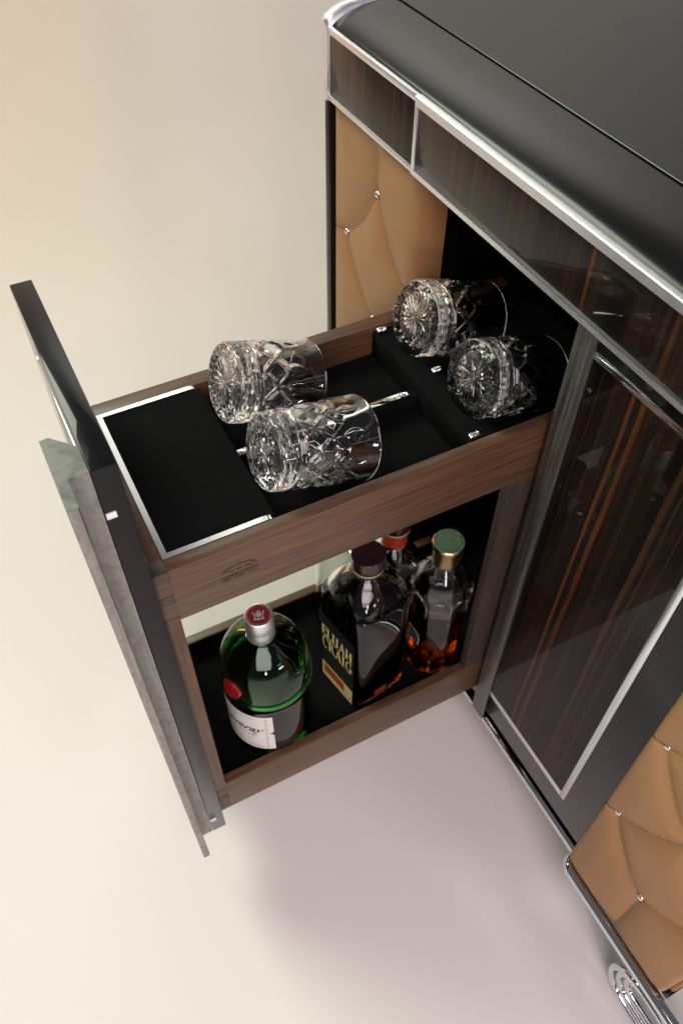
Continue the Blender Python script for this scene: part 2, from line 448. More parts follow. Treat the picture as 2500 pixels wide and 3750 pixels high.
# band of ebony under the top: recessed left piece, proud centre piece
box('band_core', -0.50, -0.0085, -0.5440, 0.585, 0.2040, 0.2875, 'dark', cab, 0)
box('ebony_panel', -0.0080, -0.0030, -0.5420, -0.3030, 0.2105, 0.2915, 'ebony_left', cab, 0.0004)
box('ebony_panel', -0.0080, 0.0000, -0.2975, 0.5850, 0.2115, 0.2905, 'ebony_band', cab, 0.0004)
box('band_trim', -0.0082, -0.0018, -0.5445, -0.3060, 0.2915, 0.3005, 'band_trim', cab, 0.0012)
box('band_trim', -0.0084, -0.0018, -0.5445, -0.3060, 0.2028, 0.2105, 'band_trim', cab, 0.0012)
MB().prism([(0.0022, 0.2905), (0.0022, 0.3008), (0.0012, 0.3020), (-0.0026, 0.3029), (-0.0066, 0.3020), (-0.0078, 0.2905)], 'y', -0.3035, 0.585).build('band_trim', 'band_trim', cab, 30)
MB().prism([(0.0020, 0.2050), (0.0020, 0.2115), (-0.0100, 0.2115), (-0.0100, 0.2035), (0.0008, 0.2035)], 'y', -0.3035, 0.585).build('band_trim', 'band_trim', cab, 30)
box('band_trim', -0.0100, 0.0021, -0.3037, -0.2975, 0.2117, 0.2903, 'band_trim', cab, 0.0006)

# carcass
box('side_panel', -0.50, -0.0224, -0.5996, -0.5817, -0.690, 0.2010, 'lacquer', cab, 0.0015)
box('side_panel', -0.50, -0.0590, -0.5810, -0.2955, -0.690, 0.2010, 'dark', cab, 0.001)
box('back_panel', -0.515, -0.501, -0.5996, 0.5800, -0.690, 0.2030, 'dark', cab, 0)
box('inner_partition', -0.50, -0.0600, -0.2950, -0.2680, -0.690, 0.2010, 'dark', cab, 0.001)
box('inner_partition', -0.50, -0.0165, 0.0340, 0.3400, -0.6630, 0.2010, 'dark', cab, 0)
box('side_panel', -0.50, -0.0175, 0.3410, 0.5700, -0.690, 0.2010, 'dark', cab, 0.001)
box('side_pad', -0.49, -0.0020, 0.5702, 0.5800, -0.6600, 0.2000, 'leather', cab, 0.004)
box('bottom_trim', -0.50, -0.0060, 0.5560, 0.5830, -0.7060, -0.6990, 'lacquer', cab, 0.002)
box('bottom_panel', -0.50, -0.0400, -0.2670, 0.0335, -0.700, -0.6780, 'dark', cab, 0)

# closed ebony-faced front with its border and inlaid silver frame
front = box('drawer_front', -0.0160, -0.0124, 0.0345, 0.3395, -0.6630, 0.2020, 'lacquer', cab, 0.0004, 'closed drawer front in black lacquer with an ebony panel in a silver frame')
box('ebony_panel', -0.0130, -0.0118, 0.0672, 0.2723, -0.5900, 0.1675, 'ebony_door', front, 0)
box('frame_strip', -0.0130, -0.0114, 0.2723, 0.2830, -0.6040, 0.1776, 'frame', front, 0.0003)
box('frame_strip', -0.0130, -0.0114, 0.0672, 0.2722, 0.1676, 0.1776, 'trim', front, 0.0003)
box('frame_strip', -0.0130, -0.0114, 0.0672, 0.2722, -0.6040, -0.5902, 'frame', front, 0.0003)
MB().box(-0.0120, -0.0088, 0.0347, 0.0671, -0.7000, 0.2025, 0.0005).build('handle_post', 'post', front, 30, label='long brushed steel strip up the edge of the closed front')

# tufted leather pads
def pad(y0, y1, z0, z1, xf, depth, btn, H, name_label, rb=0.046, rr=0.008):
    """pad face at x = xf (valleys), bulging by H between the buttons; btn: list of (y, z)"""
    ny, nz = int((y1 - y0) / 0.0042), int((z1 - z0) / 0.0042)
    A = 0.0955; B = 0.1115
    by, bz = btn[0]
    segs = []
    def seg(p, q, sag=0.015):
        pts = []
        for i in range(9):
            t = i / 8
            pts.append((p[0] + (q[0] - p[0]) * t, p[1] + (q[1] - p[1]) * t - sag * sin(pi * t)))
        segs.append(pts)
    bs = set()
    for i in range(-6, 7):
        for j in range(-14, 15):
            if (i + j) % 2: continue
            p = (by + i * A, bz + j * B)
            if y0 + 0.01 < p[0] < y1 - 0.01 and z0 + 0.06 < p[1] < z1 - 0.03: bs.add((i, j))
    P = lambda i, j: (by + i * A, bz + j * B)
    for (i, j) in bs:
        for di, dj in ((1, 1), (1, -1)):
            if (i + di, j + dj) in bs: seg(P(i, j), P(i + di, j + dj))
        if (i - 1, j - 1) not in bs and (i - 1, j + 1) not in bs: seg(P(i, j), (y0, P(i, j)[1]), 0)
        if (i + 1, j - 1) not in bs and (i + 1, j + 1) not in bs: seg(P(i, j), (y1, P(i, j)[1]), 0)
        if (i + 1, j - 1) not in bs and (i - 1, j - 1) not in bs and P(i, j)[1] - z0 < 0.2: seg(P(i, j), (P(i, j)[0], z0), 0)
        if (i + 1, j + 1) not in bs and (i - 1, j + 1) not in bs and z1 - P(i, j)[1] < 0.2: seg(P(i, j), (P(i, j)[0], z1), 0)
    flat_ = [(a, b) for s_ in segs for a, b in zip(s_[:-1], s_[1:])]
    buts = [P(i, j) for i, j in bs]
    def dseg(p, a, b):
        dx, dy = b[0] - a[0], b[1] - a[1]; l2 = dx * dx + dy * dy + 1e-12
        t = max(0, min(1, ((p[0] - a[0]) * dx + (p[1] - a[1]) * dy) / l2))
        return math.hypot(p[0] - a[0] - dx * t, p[1] - a[1] - dy * t)
    def sst(x): x = max(0.0, min(1.0, x)); return x * x * (3 - 2 * x)
    def height(y, z):
        ds = min((dseg((y, z), a, b) for a, b in flat_ if abs(a[1] - z) < 0.09), default=0.05)
        db = min(math.hypot(y - p[0], z - p[1]) for p in buts)
        e = min(y - y0, y1 - y, z1 - z); eb = z - z0
        k = sst(min(e, eb) / 0.045)
        h = H * ((1 - k) * 0.62 + k * (1 - exp(-ds / 0.020)))
        h -= 0.0012 * exp(-(ds / 0.0024) ** 2) * (0.35 + 0.65 * k)
        h -= 0.0034 * exp(-(db / 0.013) ** 2)
        if e < 0.008: h -= 0.009 * (1 - sqrt(max(0, 1 - (1 - e / 0.008) ** 2)))
        er = y1 - y
        if rr > 0.008 and er < rr: h -= rr * 0.7 * (1 - sqrt(max(0, 1 - (1 - er / rr) ** 2)))
        if eb < rb: h -= rb * 0.45 * (1 - sqrt(max(0, 1 - (1 - eb / rb) ** 2)))
        return h
    ys = [y0 + (y1 - y0) * i / ny for i in range(ny + 1)]
    zs = [z0 + (z1 - z0) * j / nz for j in range(nz + 1)]
    # crowd the samples at the rim
    ys = [y0, y0 + 0.0006, y0 + 0.0016] + ys[1:-1] + [y1 - 0.0016, y1 - 0.0006, y1]
    zs = [z0, z0 + 0.0006, z0 + 0.0016] + zs[1:-1] + [z1 - 0.0016, z1 - 0.0006, z1]
    ny, nz = len(ys) - 1, len(zs) - 1
    vs = [(xf + height(y, z), y, z) for y in ys for z in zs]
    fs = [[i * (nz + 1) + j, (i + 1) * (nz + 1) + j, (i + 1) * (nz + 1) + j + 1, i * (nz + 1) + j + 1] for i in range(ny) for j in range(nz)]
    # rim wall
    loop = [i * (nz + 1) for i in range(ny + 1)] + [ny * (nz + 1) + j for j in range(1, nz + 1)] + [i * (nz + 1) + nz for i in range(ny - 1, -1, -1)] + [j for j in range(nz - 1, 0, -1)]
    base = len(vs)
    for k in loop: vs.append((xf - depth, vs[k][1], vs[k][2]))
    L_ = len(loop)
    for k in range(L_):
        fs.append([loop[k], base + k, base + (k + 1) % L_, loop[(k + 1) % L_]])
    fs.append([base + k for k in range(L_)])
    o = ob('tufted_pad', vs, fs, 'leather', cab, 60, label=name_label)
    mb = MB()
    for s_ in segs:
        pts = []
        for a, b in zip(s_[:-1], s_[1:]):
            for k in range(4):
                t = k / 4
                y, z = a[0] + (b[0] - a[0]) * t, a[1] + (b[1] - a[1]) * t
                if y0 <= y <= y1 and z0 <= z <= z1: pts.append((xf + height(y, z) + 0.0002, y, z))
        if len(pts) > 2: mb.tube(pts, 0.00062, 5)
    mb.build('seam_stitching', 'thread', o, 60)
    # domed nickel buttons sunk in the tufts
    mesh = None
    for (y, z) in sorted(buts):
        if mesh is None:
            pr = [(0.0060 * cos(a), 0.0052 * sin(a)) for a in [i / 7 * pi / 2 for i in range(8)]]
            b_ = MB().lathe([(0.0062, -0.003)] + [(max(r, 0.0001), h) for r, h in pr], 18)
            b_.v = [(h, x, yy) for (x, yy, h) in b_.v]
            me_o = b_.build('button', 'steel_btn', o, 60, local=True)
            mesh = me_o.data; bo = me_o
        else:
            bo = bpy.data.objects.new('button', mesh); link(bo, o)
        bo.location = W(xf - 0.0012, y, z) - root_of(o).location
    return o
pad(0.3455, 0.5730, -0.6980, 0.2000, 0.0020, 0.019, [(0.3670, -0.4284)], 0.0130, 'tan tufted leather pad nearest the lens, beside the closed front')
pad(-0.5570, -0.2960, -0.6980, 0.2020, -0.0240, 0.034, [(-0.4290, 0.1073)], 0.0110, 'tan tufted leather pad at the far end, behind the open drawer', 0.046, 0.030)

# chrome base rail: set back along the middle, stepping forward with rounded corners under the pads
def arc(c, r, a0, a1, n, f):
    return [f(c[0] + r * cos(a0 + (a1 - a0) * i / n), c[1] + r * sin(a0 + (a1 - a0) * i / n)) for i in range(n + 1)]
zr = -0.706
xc_, xe_ = -0.0215, 0.0075
fx = lambda z: (lambda x, y: (x, y, z))
rail_mid = [(xc_, -0.300, zr), (xc_, 0.34, zr)]
MB().tube(rail_mid, 0.0108, 20).build('base_rail', 'chrome', cab, 40)
rr_ = 0.017
MB().tube([(-0.12, 0.350, zr), (xe_ - rr_, 0.350, zr)] + arc((xe_ - rr_, 0.350 + rr_), rr_, -pi / 2, 0, 8, fx(zr))[1:] +
          [(xe_, 0.680 - rr_, zr)] + arc((xe_ - rr_, 0.680 - rr_), rr_, 0, pi / 2, 8, fx(zr))[1:] + [(-0.50, 0.680, zr)], 0.0108, 20).build('base_rail', 'chrome', cab, 40)
MB().tube([(-0.12, -0.312, zr), (xe_ - rr_, -0.312, zr)] + arc((xe_ - rr_, -0.312 - rr_), rr_, pi / 2, 0, 8, fx(zr))[1:] +
          [(xe_, -0.598 + rr_, zr)] + arc((xe_ - rr_, -0.598 + rr_), rr_, 0, -pi / 2, 8, fx(zr))[1:] + [(-0.50, -0.598, zr)], 0.0108, 20).build('base_rail', 'chrome', cab, 40)
# nested chrome hoop feet
def foot(xp, ya, yb):
    zc_ = -0.7660
    for k, r_ in enumerate((0.0530, 0.0400, 0.0270)):
        xq = xp + 0.0045 * (1.5 - k)
        fy = lambda a, b: (xq, a, b)
        pts = arc((ya + 0.053, zc_), r_, pi / 2, 1.5 * pi, 18, fy) + arc((yb - 0.053, zc_), r_, -pi / 2, pi / 2, 18, fy)
        pts.append(pts[0])
        MB().tube(pts, 0.0058, 18, False).build('foot_hoop', 'chrome', cab, 40)
foot(0.0095, 0.510, 0.74)
foot(-0.46, 0.510, 0.74)
foot(0.0095, -0.74, -0.510)
foot(-0.46, -0.74, -0.510)

# ------------------------------------------------------------------ the pulled-out drawer
dr = thing('pull_out_drawer', (0.25, -0.11, -0.675), 'tall pull-out bar drawer of walnut, glass tray above and bottle tray below', 'drawer')
YF, YN = -0.2590, 0.0264
ZT, ZUB, ZLT, ZLB = 0.0351, -0.0583, -0.5481, -0.6430
panel = box('front_panel', 0.4945, 0.5180, -0.2606, 0.0395, -0.6750, 0.2240, 'lacquer', dr, 0.0012)
box('ebony_panel', 0.5176, 0.5184, -0.1900, -0.0005, -0.5900, 0.1650, 'ebony_door', panel, 0)
for (a, b, c, d) in ((-0.2010, -0.1901, -0.6040, 0.1760), (-0.1900, -0.0005, 0.1651, 0.1760), (-0.1900, -0.0005, -0.6040, -0.5901)):
    box('frame_strip', 0.5174, 0.5188, a, b, c, d, 'trim', panel, 0.0003)
for (z0, z1) in ((0.1600, 0.1675), (-0.6290, -0.6225)):
    box('bumper', 0.5075, 0.5172, 0.0390, 0.0412, z0, z1, 'white', panel, 0.0004)
hp = [(0.5186, 0.0383), (0.5186, 0.0040), (0.5390, -0.0180), (0.5475, -0.0175), (0.5475, 0.0720), (0.5460, 0.0735), (0.5380, 0.0735), (0.5368, 0.0722), (0.5368, 0.0383)]
hmb = MB().prism(hp, 'z', -0.6755, 0.2220)
hb_ = hmb.build('handle', 'pewter', dr, 20, label='long stepped handle bar of worn grey pewter')
MB().prism(hp, 'z', 0.2220, 0.2226).build('handle_end', 'pewter_end', hb_, 20, label='dark mottled top end of the handle bar')

front_b = MB()
front_b.box(0.4756, 0.4942, YF, YN - 0.0186, ZLB, ZT, 0.0006)
fb = front_b.build('front_board', 'walnut_z', dr, 30)
# box joints at the near corner: end grain of the front board between the tails of the side boards
fj = [(0.0205, ZT), (-0.0228, -0.0075), (ZUB - 0.49, -0.0513), (ZLB, -0.6200)]
for (z0, z1) in fj[:2]:
    box('joint_finger', 0.4756, 0.4943, YN - 0.0186, YN + 0.0004, z0, z1, 'endgrain', fb, 0.0003)
box('joint_finger', 0.4756, 0.4943, YN - 0.0186, YN + 0.0004, -0.5560, -0.0513, 'walnut_z', fb, 0.0004)
box('joint_finger', 0.4756, 0.4943, YN - 0.0186, YN + 0.0004, -0.6180, -0.5870, 'endgrain', fb, 0.0003)

# upper tray
ut = MB().box(-0.14, 0.4756, YN - 0.0165, YN, ZUB, ZT, 0.0008)
for (z0, z1) in ((-0.0075, 0.0205), (-0.0513, -0.0228)):
    ut.box(0.4750, 0.4942, YN - 0.0186, YN, z0, z1, 0.0004)
sb = ut.build('side_board', 'walnut_x', dr, 30, label='near walnut side board of the upper tray, with the maker\'s stamp')
box('side_board', -0.14, 0.4756, YF, YF + 0.0215, ZUB, ZT, 'walnut_x', dr, 0.0008)
box('rear_board', -0.155, -0.1402, YF, YN, ZUB, ZT, 'felt', dr, 0.0008)  # felt black instead of walnut, stands in for shade inside the opening
for ya, yb in ((YF + 0.0216, YF + 0.0226), (YN - 0.0176, YN - 0.0166)):
    box('lining_or_shade_sheet', -0.14, 0.0430, ya, yb, -0.0104, ZT - 0.002, 'felt', dr, 0)  # dark sheets added to blacken the shaded rear of the upper tray
YI0, YI1 = YF + 0.0216, YN - 0.0166
box('tray_base', -0.14, 0.4754, YI0, YI1, ZUB + 0.004, -0.0105, 'felt', dr, 0)
pad_f = box('felt_platform', 0.3430, 0.4690, YI0 + 0.0060, YI1 - 0.0060, -0.0110, 0.0345, 'felt', dr, 0.0012)
# chrome edging round three sides, its ends dipping into the well
def edging(poly_pts, name='edging'):
    return MB().prism(poly_pts, 'z', 0.028, 0.0362).build(name, 'trim', dr, 20)
o_x, i_x = 0.4753, 0.4686
edging([(o_x, YI0), (o_x, YI1), (i_x, YI1 - 0.0068), (i_x, YI0 + 0.0068)], 'chrome_edging')
def side_edge(ya, yb):
    pr = [(0.4752, 0.0362, ya), (0.4686, 0.0362, yb)]
    mbb = MB()
    xs = [(0.4686, 0.4752, 0.0362), (0.356, 0.356, 0.0362), (0.350, 0.350, 0.0352), (0.3455, 0.3455, 0.0318), (0.3425, 0.3425, 0.0262), (0.3405, 0.3405, 0.0180), (0.3405, 0.3405, -0.0105)]
    vs = []
    for xi_, xo_, z in xs:
        dn = 0.0062
        vs += [(xo_, ya, z), (xi_, yb, z), (xi_ + (0.004 if z < 0.036 else 0), yb, z - dn if z > 0.03 else z), (xo_ + (0.004 if z < 0.036 else 0), ya, z - dn if z > 0.03 else z)]
    fs = []
    for i in range(len(xs) - 1):
        a = i * 4; b = a + 4
        fs += [[a, a + 1, b + 1, b], [a + 1, a + 2, b + 2, b + 1], [a + 2, a + 3, b + 3, b + 2], [a + 3, a, b, b + 3]]
    return mbb.add(vs, fs).build('chrome_edging', 'trim', dr, 40)
side_edge(YI1, YI1 - 0.0068)
side_edge(YI0, YI0 + 0.0068)
# divider between the two front places, chrome-capped
dv = box('divider', 0.0890, 0.3420, -0.1235, -0.1095, -0.0108, 0.0150, 'felt', dr, 0.0008)
box('divider_cap', 0.1000, 0.3410, -0.1215, -0.1115, 0.0151, 0.0180, 'chrome', dv, 0.0008)
for y in (YI0 + 0.0040, YI1 - 0.0040):
    box('chrome_edging', 0.195, 0.2350, y - 0.0035, y + 0.0035, 0.0050, 0.0120, 'chrome', dr, 0.0015)
# raised felt rest behind, with chrome pegs
box('felt_rest', 0.0440, 0.0880, YI0, YI1, -0.0108, 0.0290, 'felt', dr, 0.0035)
mesh = None
for (x, y) in ((0.0790, -0.2300), (0.0560, -0.1240), (0.0790, 0.0000)):
    if mesh is None:
        b_ = MB().lathe([(0.0040, 0), (0.0042, 0.0006), (0.0042, 0.0120), (0.0034, 0.0130), (0.0001, 0.0130)], 18)
        b_.v = [(h - 0.012, a, b2) for (a, b2, h) in b_.v]
        po = b_.build('peg', 'chrome', dr, 40, local=True); mesh = po.data
    else:
        po = bpy.data.objects.new('peg', mesh); link(po, dr)
    po.location = W(x + 0.004, y, 0.0325) - dr.location

# maker's stamp burnt into the near side board
st = MB()
ys_ = YN + 0.0003
def stamp(body, size, cx, cz, offset=0.0, arc_r=None, width=None):
    vs, fs, w = text2d(body, size, offset, 0.0)
    k = (width / w) if width else 1
    out = []
    for x, y in vs:
        x *= k
        if arc_r:
            a = x / arc_r; rr = arc_r + y
            px, pz = rr * sin(a), rr * cos(a) - arc_r
        else: px, pz = x, y
        out.append((cx - px, ys_, cz + pz))
    st.add(out, fs)
stamp('HAND CRAFTED', 0.0052, 0.3990, 0.0010, 0.0001, 0.030, 0.0440)
stamp('BY', 0.0045, 0.3985, -0.0075, 0.0001, None, 0.0062)
stamp('ADAM M. NOWICKI', 0.0050, 0.3990, -0.0150, 0.0001, None, 0.0450)
stamp('NEW YORK, U.S.A.', 0.0050, 0.3990, -0.0212, 0.0001, None, 0.0450)
for sgn in (-1, 1):
    pts = [(0.3985 - sgn * (0.0050 + 0.0115 * t), ys_, -0.0060 + 0.0014 * sin(2 * pi * t) * (1 if sgn > 0 else -1)) for t in [i / 14 for i in range(15)]]
    for i in range(14):
        a, b = pts[i], pts[i + 1]
        w0 = 0.00016 + 0.00055 * sin(pi * i / 14) ; w1 = 0.00016 + 0.00055 * sin(pi * (i + 1) / 14)
        st.add([(a[0], ys_, a[2] - w0), (b[0], ys_, b[2] - w1), (b[0], ys_, b[2] + w1), (a[0], ys_, a[2] + w0)], [[0, 1, 2, 3]])
st.build('stamp', 'ink_brown', sb, None)

# lower tray and rear posts
lt = MB().box(-0.14, 0.4756, YN - 0.0165, YN, ZLB, ZLT, 0.0008)
for (z0, z1) in ((-0.5870, -0.5560), (ZLB, -0.6180)):
    lt.box(0.4750, 0.4942, YN - 0.0186, YN, z0, z1, 0.0004)
lt.build('side_board', 'walnut_x', dr, 30)
box('side_board', -0.14, 0.4756, YF, YF + 0.0165, ZLB, ZLT, 'walnut_x', dr, 0.0008)
box('rear_board', -0.155, -0.1402, YF, YN, ZLB, ZLT, 'felt', dr, 0.0008)
box('tray_base', -0.14, 0.4754, YF + 0.0166, YN - 0.0166, ZLB + 0.004, -0.5860, 'felt', dr, 0)
for ya, yb in ((YF + 0.0166, YF + 0.0176), (YN - 0.0176, YN - 0.0166)):
    box('lining_or_shade_sheet', -0.14, 0.4744, ya, yb, -0.5859, ZLT - 0.0035, 'felt', dr, 0)
box('lining_or_shade_sheet', 0.4744, 0.4754, YF + 0.0177, YN - 0.0177, -0.5859, ZLT - 0.0035, 'felt', dr, 0)
box('rear_post', -0.0200, 0.0244, YN - 0.0160, YN - 0.0004, ZLT, ZUB, 'walnut_shade', dr, 0.0006)
box('rear_post', -0.0200, 0.0244, YF + 0.0004, YF + 0.0160, ZLT, ZUB, 'walnut_shade', dr, 0.0006)

# ------------------------------------------------------------------ cut-crystal tumblers
def tri(x):
    x = x - math.floor(x)
    return abs(2 * x - 1)          # 1 at whole numbers, 0 midway
def sst_(x):
    x = max(0.0, min(1.0, x)); return x * x * (3 - 2 * x)
def tumbler_mesh(Rb, Rt, Lh, style):
    NT = 256
    def outer(t, th):
        r = Rb + (Rt - Rb) * t
        # rounded heel
        if t < 0.055: r -= 0.0048 * (1 - sqrt(max(0, 1 - (1 - t / 0.055) ** 2)))
        N1 = 16
        f = th / (2 * pi)
        if style == 0:
            if t < 0.21:
                a = sin(pi * min(1, t / 0.21)) ** 0.7
                r -= 0.0010 * a * (0.5 + 0.5 * cos(2 * pi * f * 24))
            g = (t - 0.225) / 0.016
            r -= 0.0022 * exp(-g * g)
            if 0.25 < t < 0.60:
                u = (t - 0.27) / 0.30
                a = sst_((t - 0.25) / 0.03) * sst_((0.60 - t) / 0.06)
                d1 = tri(f * 9 + u * 0.95); d2 = tri(f * 9 - u * 0.95)
                v = max(max(0, d1 - 0.60) / 0.40, max(0, d2 - 0.60) / 0.40)
                r -= 0.0032 * a * v
            ph = f * 9 + 0.05
            dth = abs(ph - round(ph)) / 9 * 2 * pi * Rb
            u = (t - 0.63) / 0.16
            if abs(u) < 1:
                w = 0.0080 * (1 - abs(u) ** 1.6)
                if dth < w: r -= 0.0022 * (1 - (dth / w) ** 2) * (1 - u * u)
        else:
            g = (t - 0.195) / 0.030
            r -= 0.0034 * exp(-g * g)
            if t < 0.17:
                a = sin(pi * min(1, t / 0.17)) ** 0.7
                r -= 0.0011 * a * max(0, max(tri(f * 14 + t * 3), tri(f * 14 - t * 3)) - 0.3)
            if 0.23 < t < 0.68:
                u = (t - 0.25)
                a = sst_((t - 0.23) / 0.04) * sst_((0.68 - t) / 0.12)
                d1 = tri(f * 10 + u * 3.6); d2 = tri(f * 10 - u * 3.6)
                v = max(max(0, d1 - 0.45) / 0.55, max(0, d2 - 0.45) / 0.55)
                r -= 0.0034 * a * v
            ph = f * 10
            dth = abs(ph - round(ph)) / 10 * 2 * pi * Rb
            u = (t - 0.74) / 0.14
            if abs(u) < 1:
                w = 0.0065 * (1 - abs(u) ** 1.5)
                if dth < w: r -= 0.0020 * (1 - (dth / w) ** 2) * (1 - u * u)
        return r
    vs = []; rows = 0
    NR = 26
    rays = 20 if style == 0 else 10
    r0 = outer(0, 0)
    for i in range(1, NR):                       # star-cut foot
        q = i / NR
        for j in range(NT):
            th = 2 * pi * j / NT
            f = th / (2 * pi)
            dpt = 0.0
            if style == 0:
                if q < 0.76:
                    pw = sin(pi * min(1, q / 0.76)) ** 0.6
                    dpt = 0.0022 * pw * abs(cos(pi * f * rays)) + 0.0008 * (1 - q / 0.76)
                else:
                    dpt = 0.0007 * sin(pi * (q - 0.76) / 0.24) * (0.5 + 0.5 * cos(2 * pi * f * 24))
                qq = 0.76 + 0.018 * cos(2 * pi * f * rays)
                dpt += 0.0024 * exp(-((q - qq) / 0.035) ** 2)
            else:
                if q < 0.62:
                    pet = max(0.0, 1 - (abs(tri(f * rays) - 1) / (0.75 * sin(pi * min(1, q / 0.62)) ** 0.7 + 0.02)) ** 2)
                    dpt = 0.0030 * pet * sin(pi * min(1, q / 0.62)) ** 0.5
                else:
                    dpt = 0.0009 * sin(pi * (q - 0.62) / 0.38) * max(tri(f * 14 + q * 1.5), tri(f * 14 - q * 1.5))
                dpt += 0.0012 * exp(-((q - 0.62) / 0.03) ** 2)
            vs.append((q * r0 * 0.985 * cos(th), q * r0 * 0.985 * sin(th), dpt))
        rows += 1
    NZ = 130
    for i in range(NZ + 1):
        t = i / NZ
        t = t * 0.985
        if i <= 10: t = (i / 10) ** 1.6 * (10 / NZ * 0.985)
        for j in range(NT):
            th = 2 * pi * j / NT
            r = outer(t, th)
            vs.append((r * cos(th), r * sin(th), t * Lh))
        rows += 1
    # rim and smooth inside
    inn = [(Rt - 0.0005, 0.9930), (Rt - 0.0024, 1.0), (Rt - 0.0044, 0.9950), (Rt - 0.0050, 0.978), (Rt - 0.0048, 0.80), (Rt - 0.0052, 0.55), (Rt - 0.0060, 0.30), (Rt - 0.0078, 0.215), (Rt - 0.0125, 0.178), (Rt - 0.024, 0.160), (0.014, 0.154), (0.002, 0.153)]
    for r, t in inn:
        for j in range(NT):
            th = 2 * pi * j / NT
            k = 1.0 - (1 - Rb / Rt) * (1 - t)
            vs.append((r * k * cos(th), r * k * sin(th), t * Lh))
        rows += 1
    fs = [[i * NT + j, i * NT + (j + 1) % NT, (i + 1) * NT + (j + 1) % NT, (i + 1) * NT + j] for i in range(rows - 1) for j in range(NT)]
    fs = [f[::-1] if False else f for f in fs]
    c0 = len(vs); vs.append((0, 0, 0.0012))
    fs += [[c0, (j + 1) % NT, j] for j in range(NT)]
    c1 = len(vs); vs.append((0, 0, 0.153 * Lh))
    b = (rows - 1) * NT
    fs += [[c1, b + j, b + (j + 1) % NT] for j in range(NT)]
    return vs, fs
TIL = radians(19)
def place_tumbler(o, base, twist, yaw=0.0, tilt=TIL):
    o.location = W(*base)
    ax = Vector((-cos(tilt) * cos(yaw), -cos(tilt) * sin(yaw), -sin(tilt)))
    q = ax.to_track_quat('Z', 'Y')
    o.rotation_mode = 'QUATERNION'
    from mathutils import Quaternion
    o.rotation_quaternion = q @ Quaternion((0, 0, 1), twist)
G1 = 'cut crystal tumblers lying in the drawer tray'
v_, f_ = tumbler_mesh(0.0498, 0.0518, 0.1160, 0)
t1 = ob('crystal_tumbler', v_, f_, 'crystal', None, 40, local=True)
tag(t1, 'cut crystal tumbler lying in the front of the tray against its far walnut side', 'tumbler', G1)
place_tumbler(t1, (0.3248, -0.1800, 0.0745), 0.2)
spots = [((0.0580, -0.1800, 0.0790), 0.9, 'cut crystal tumbler on the rear felt rest, farthest back, before the dark opening'),
         ((0.0506, -0.0532, 0.0712), 1.7, 'cut crystal tumbler on the rear felt rest, touching the steel post of the closed front')]
for base, tw, lab in spots:
    c = t1.copy(); COL.objects.link(c); c['label'] = lab
    place_tumbler(c, base, tw)
v_, f_ = tumbler_mesh(0.0455, 0.0525, 0.1260, 1)
t4 = ob('crystal_tumbler', v_, f_, 'crystal', None, 40, local=True)
tag(t4, 'diamond-cut tapered tumbler above the maker\'s stamp, with a petal star on its narrow base', 'tumbler', G1)
place_tumbler(t4, (0.3320, -0.0470, 0.0790), 0.4, 0.03, radians(16))

# ------------------------------------------------------------------ bottles
FLZ = -0.5855
GB = 'bottles standing in the lower tray'
def superloft(prof, n=64, closed=False):
    """prof: (z, half-width, exponent); superellipse sections"""
    vs = []
    for z, a, e in prof:
        for j in range(n):
            th = 2 * pi * j / n
            c, s_ = cos(th), sin(th)
            r = a / (abs(c) ** e + abs(s_) ** e) ** (1 / e)
            vs.append((r * c, r * s_, z))
    k = len(prof)
    fs = [[i * n + j, i * n + (j + 1) % n, (i + 1) * n + (j + 1) % n, (i + 1) * n + j] for i in range(k - 1) for j in range(n)]
    if closed: fs += [[(k - 1) * n + j, (k - 1) * n + (j + 1) % n, (j + 1) % n, j] for j in range(n)]
    else: fs += [list(range(n))[::-1], list(range((k - 1) * n, k * n))]
    return vs, fs
def smooth_prof(pts, per=6):
    """Catmull-Rom through the profile points"""
    out = []
    P = [pts[0]] + list(pts) + [pts[-1]]
    for i in range(1, len(P) - 2):
        for k in range(per):
            t = k / per
            q = []
            for d in range(len(pts[0])):
                a, b, c, e = P[i - 1][d], P[i][d], P[i + 1][d], P[i + 2][d]
                q.append(0.5 * (2 * b + (c - a) * t + (2 * a - 5 * b + 4 * c - e) * t * t + (3 * b - a - 3 * c + e) * t ** 3))
            out.append(tuple(q))
    out.append(tuple(pts[-1]))
    return out
def shell(outer, wall, floor_t, e_in=0.0, level=None):
    if level is not None: floor_t = level
    """outer profile (z, a, e) bottom to top -> closed glass wall profile"""
    inn = [(max(z, outer[0][0] + floor_t), max(a - wall, 0.002), max(2.0, e - e_in)) for z, a, e in outer if z > outer[0][0] + floor_t]
    inn = [(outer[0][0] + floor_t, 0.002, 2.0), (outer[0][0] + floor_t, inn[0][1] * 0.8, inn[0][2])] + inn
    return [(outer[0][0], 0.002, 2.0)] + outer + inn[::-1]

# green gin bottle -------------------------------------------------
gb = thing('gin_bottle', (0.3590, -0.0555, FLZ), 'green gin bottle with a silver screw cap, white label and red seal', 'bottle', GB)
o_prof = smooth_prof([(0, 0.060, 2), (0.004, 0.0665, 2), (0.010, 0.0690, 2), (0.10, 0.0695, 2), (0.180, 0.0695, 2)], 4)
o_prof += smooth_prof([(0.181, 0.0708, 2), (0.1845, 0.0725, 2), (0.190, 0.0725, 2), (0.1935, 0.0708, 2), (0.196, 0.0690, 2)], 3)
o_prof += smooth_prof([(0.197, 0.0690, 2), (0.214, 0.0688, 2), (0.234, 0.0668, 2), (0.252, 0.0620, 2), (0.267, 0.0530, 2), (0.2770, 0.0410, 2), (0.2830, 0.0310, 2), (0.2875, 0.0235, 2), (0.293, 0.0190, 2), (0.330, 0.0180, 2)], 5)
vs, fs = superloft(shell(o_prof, 0.0042, 0.008, 0, 0.1800), 72, True)
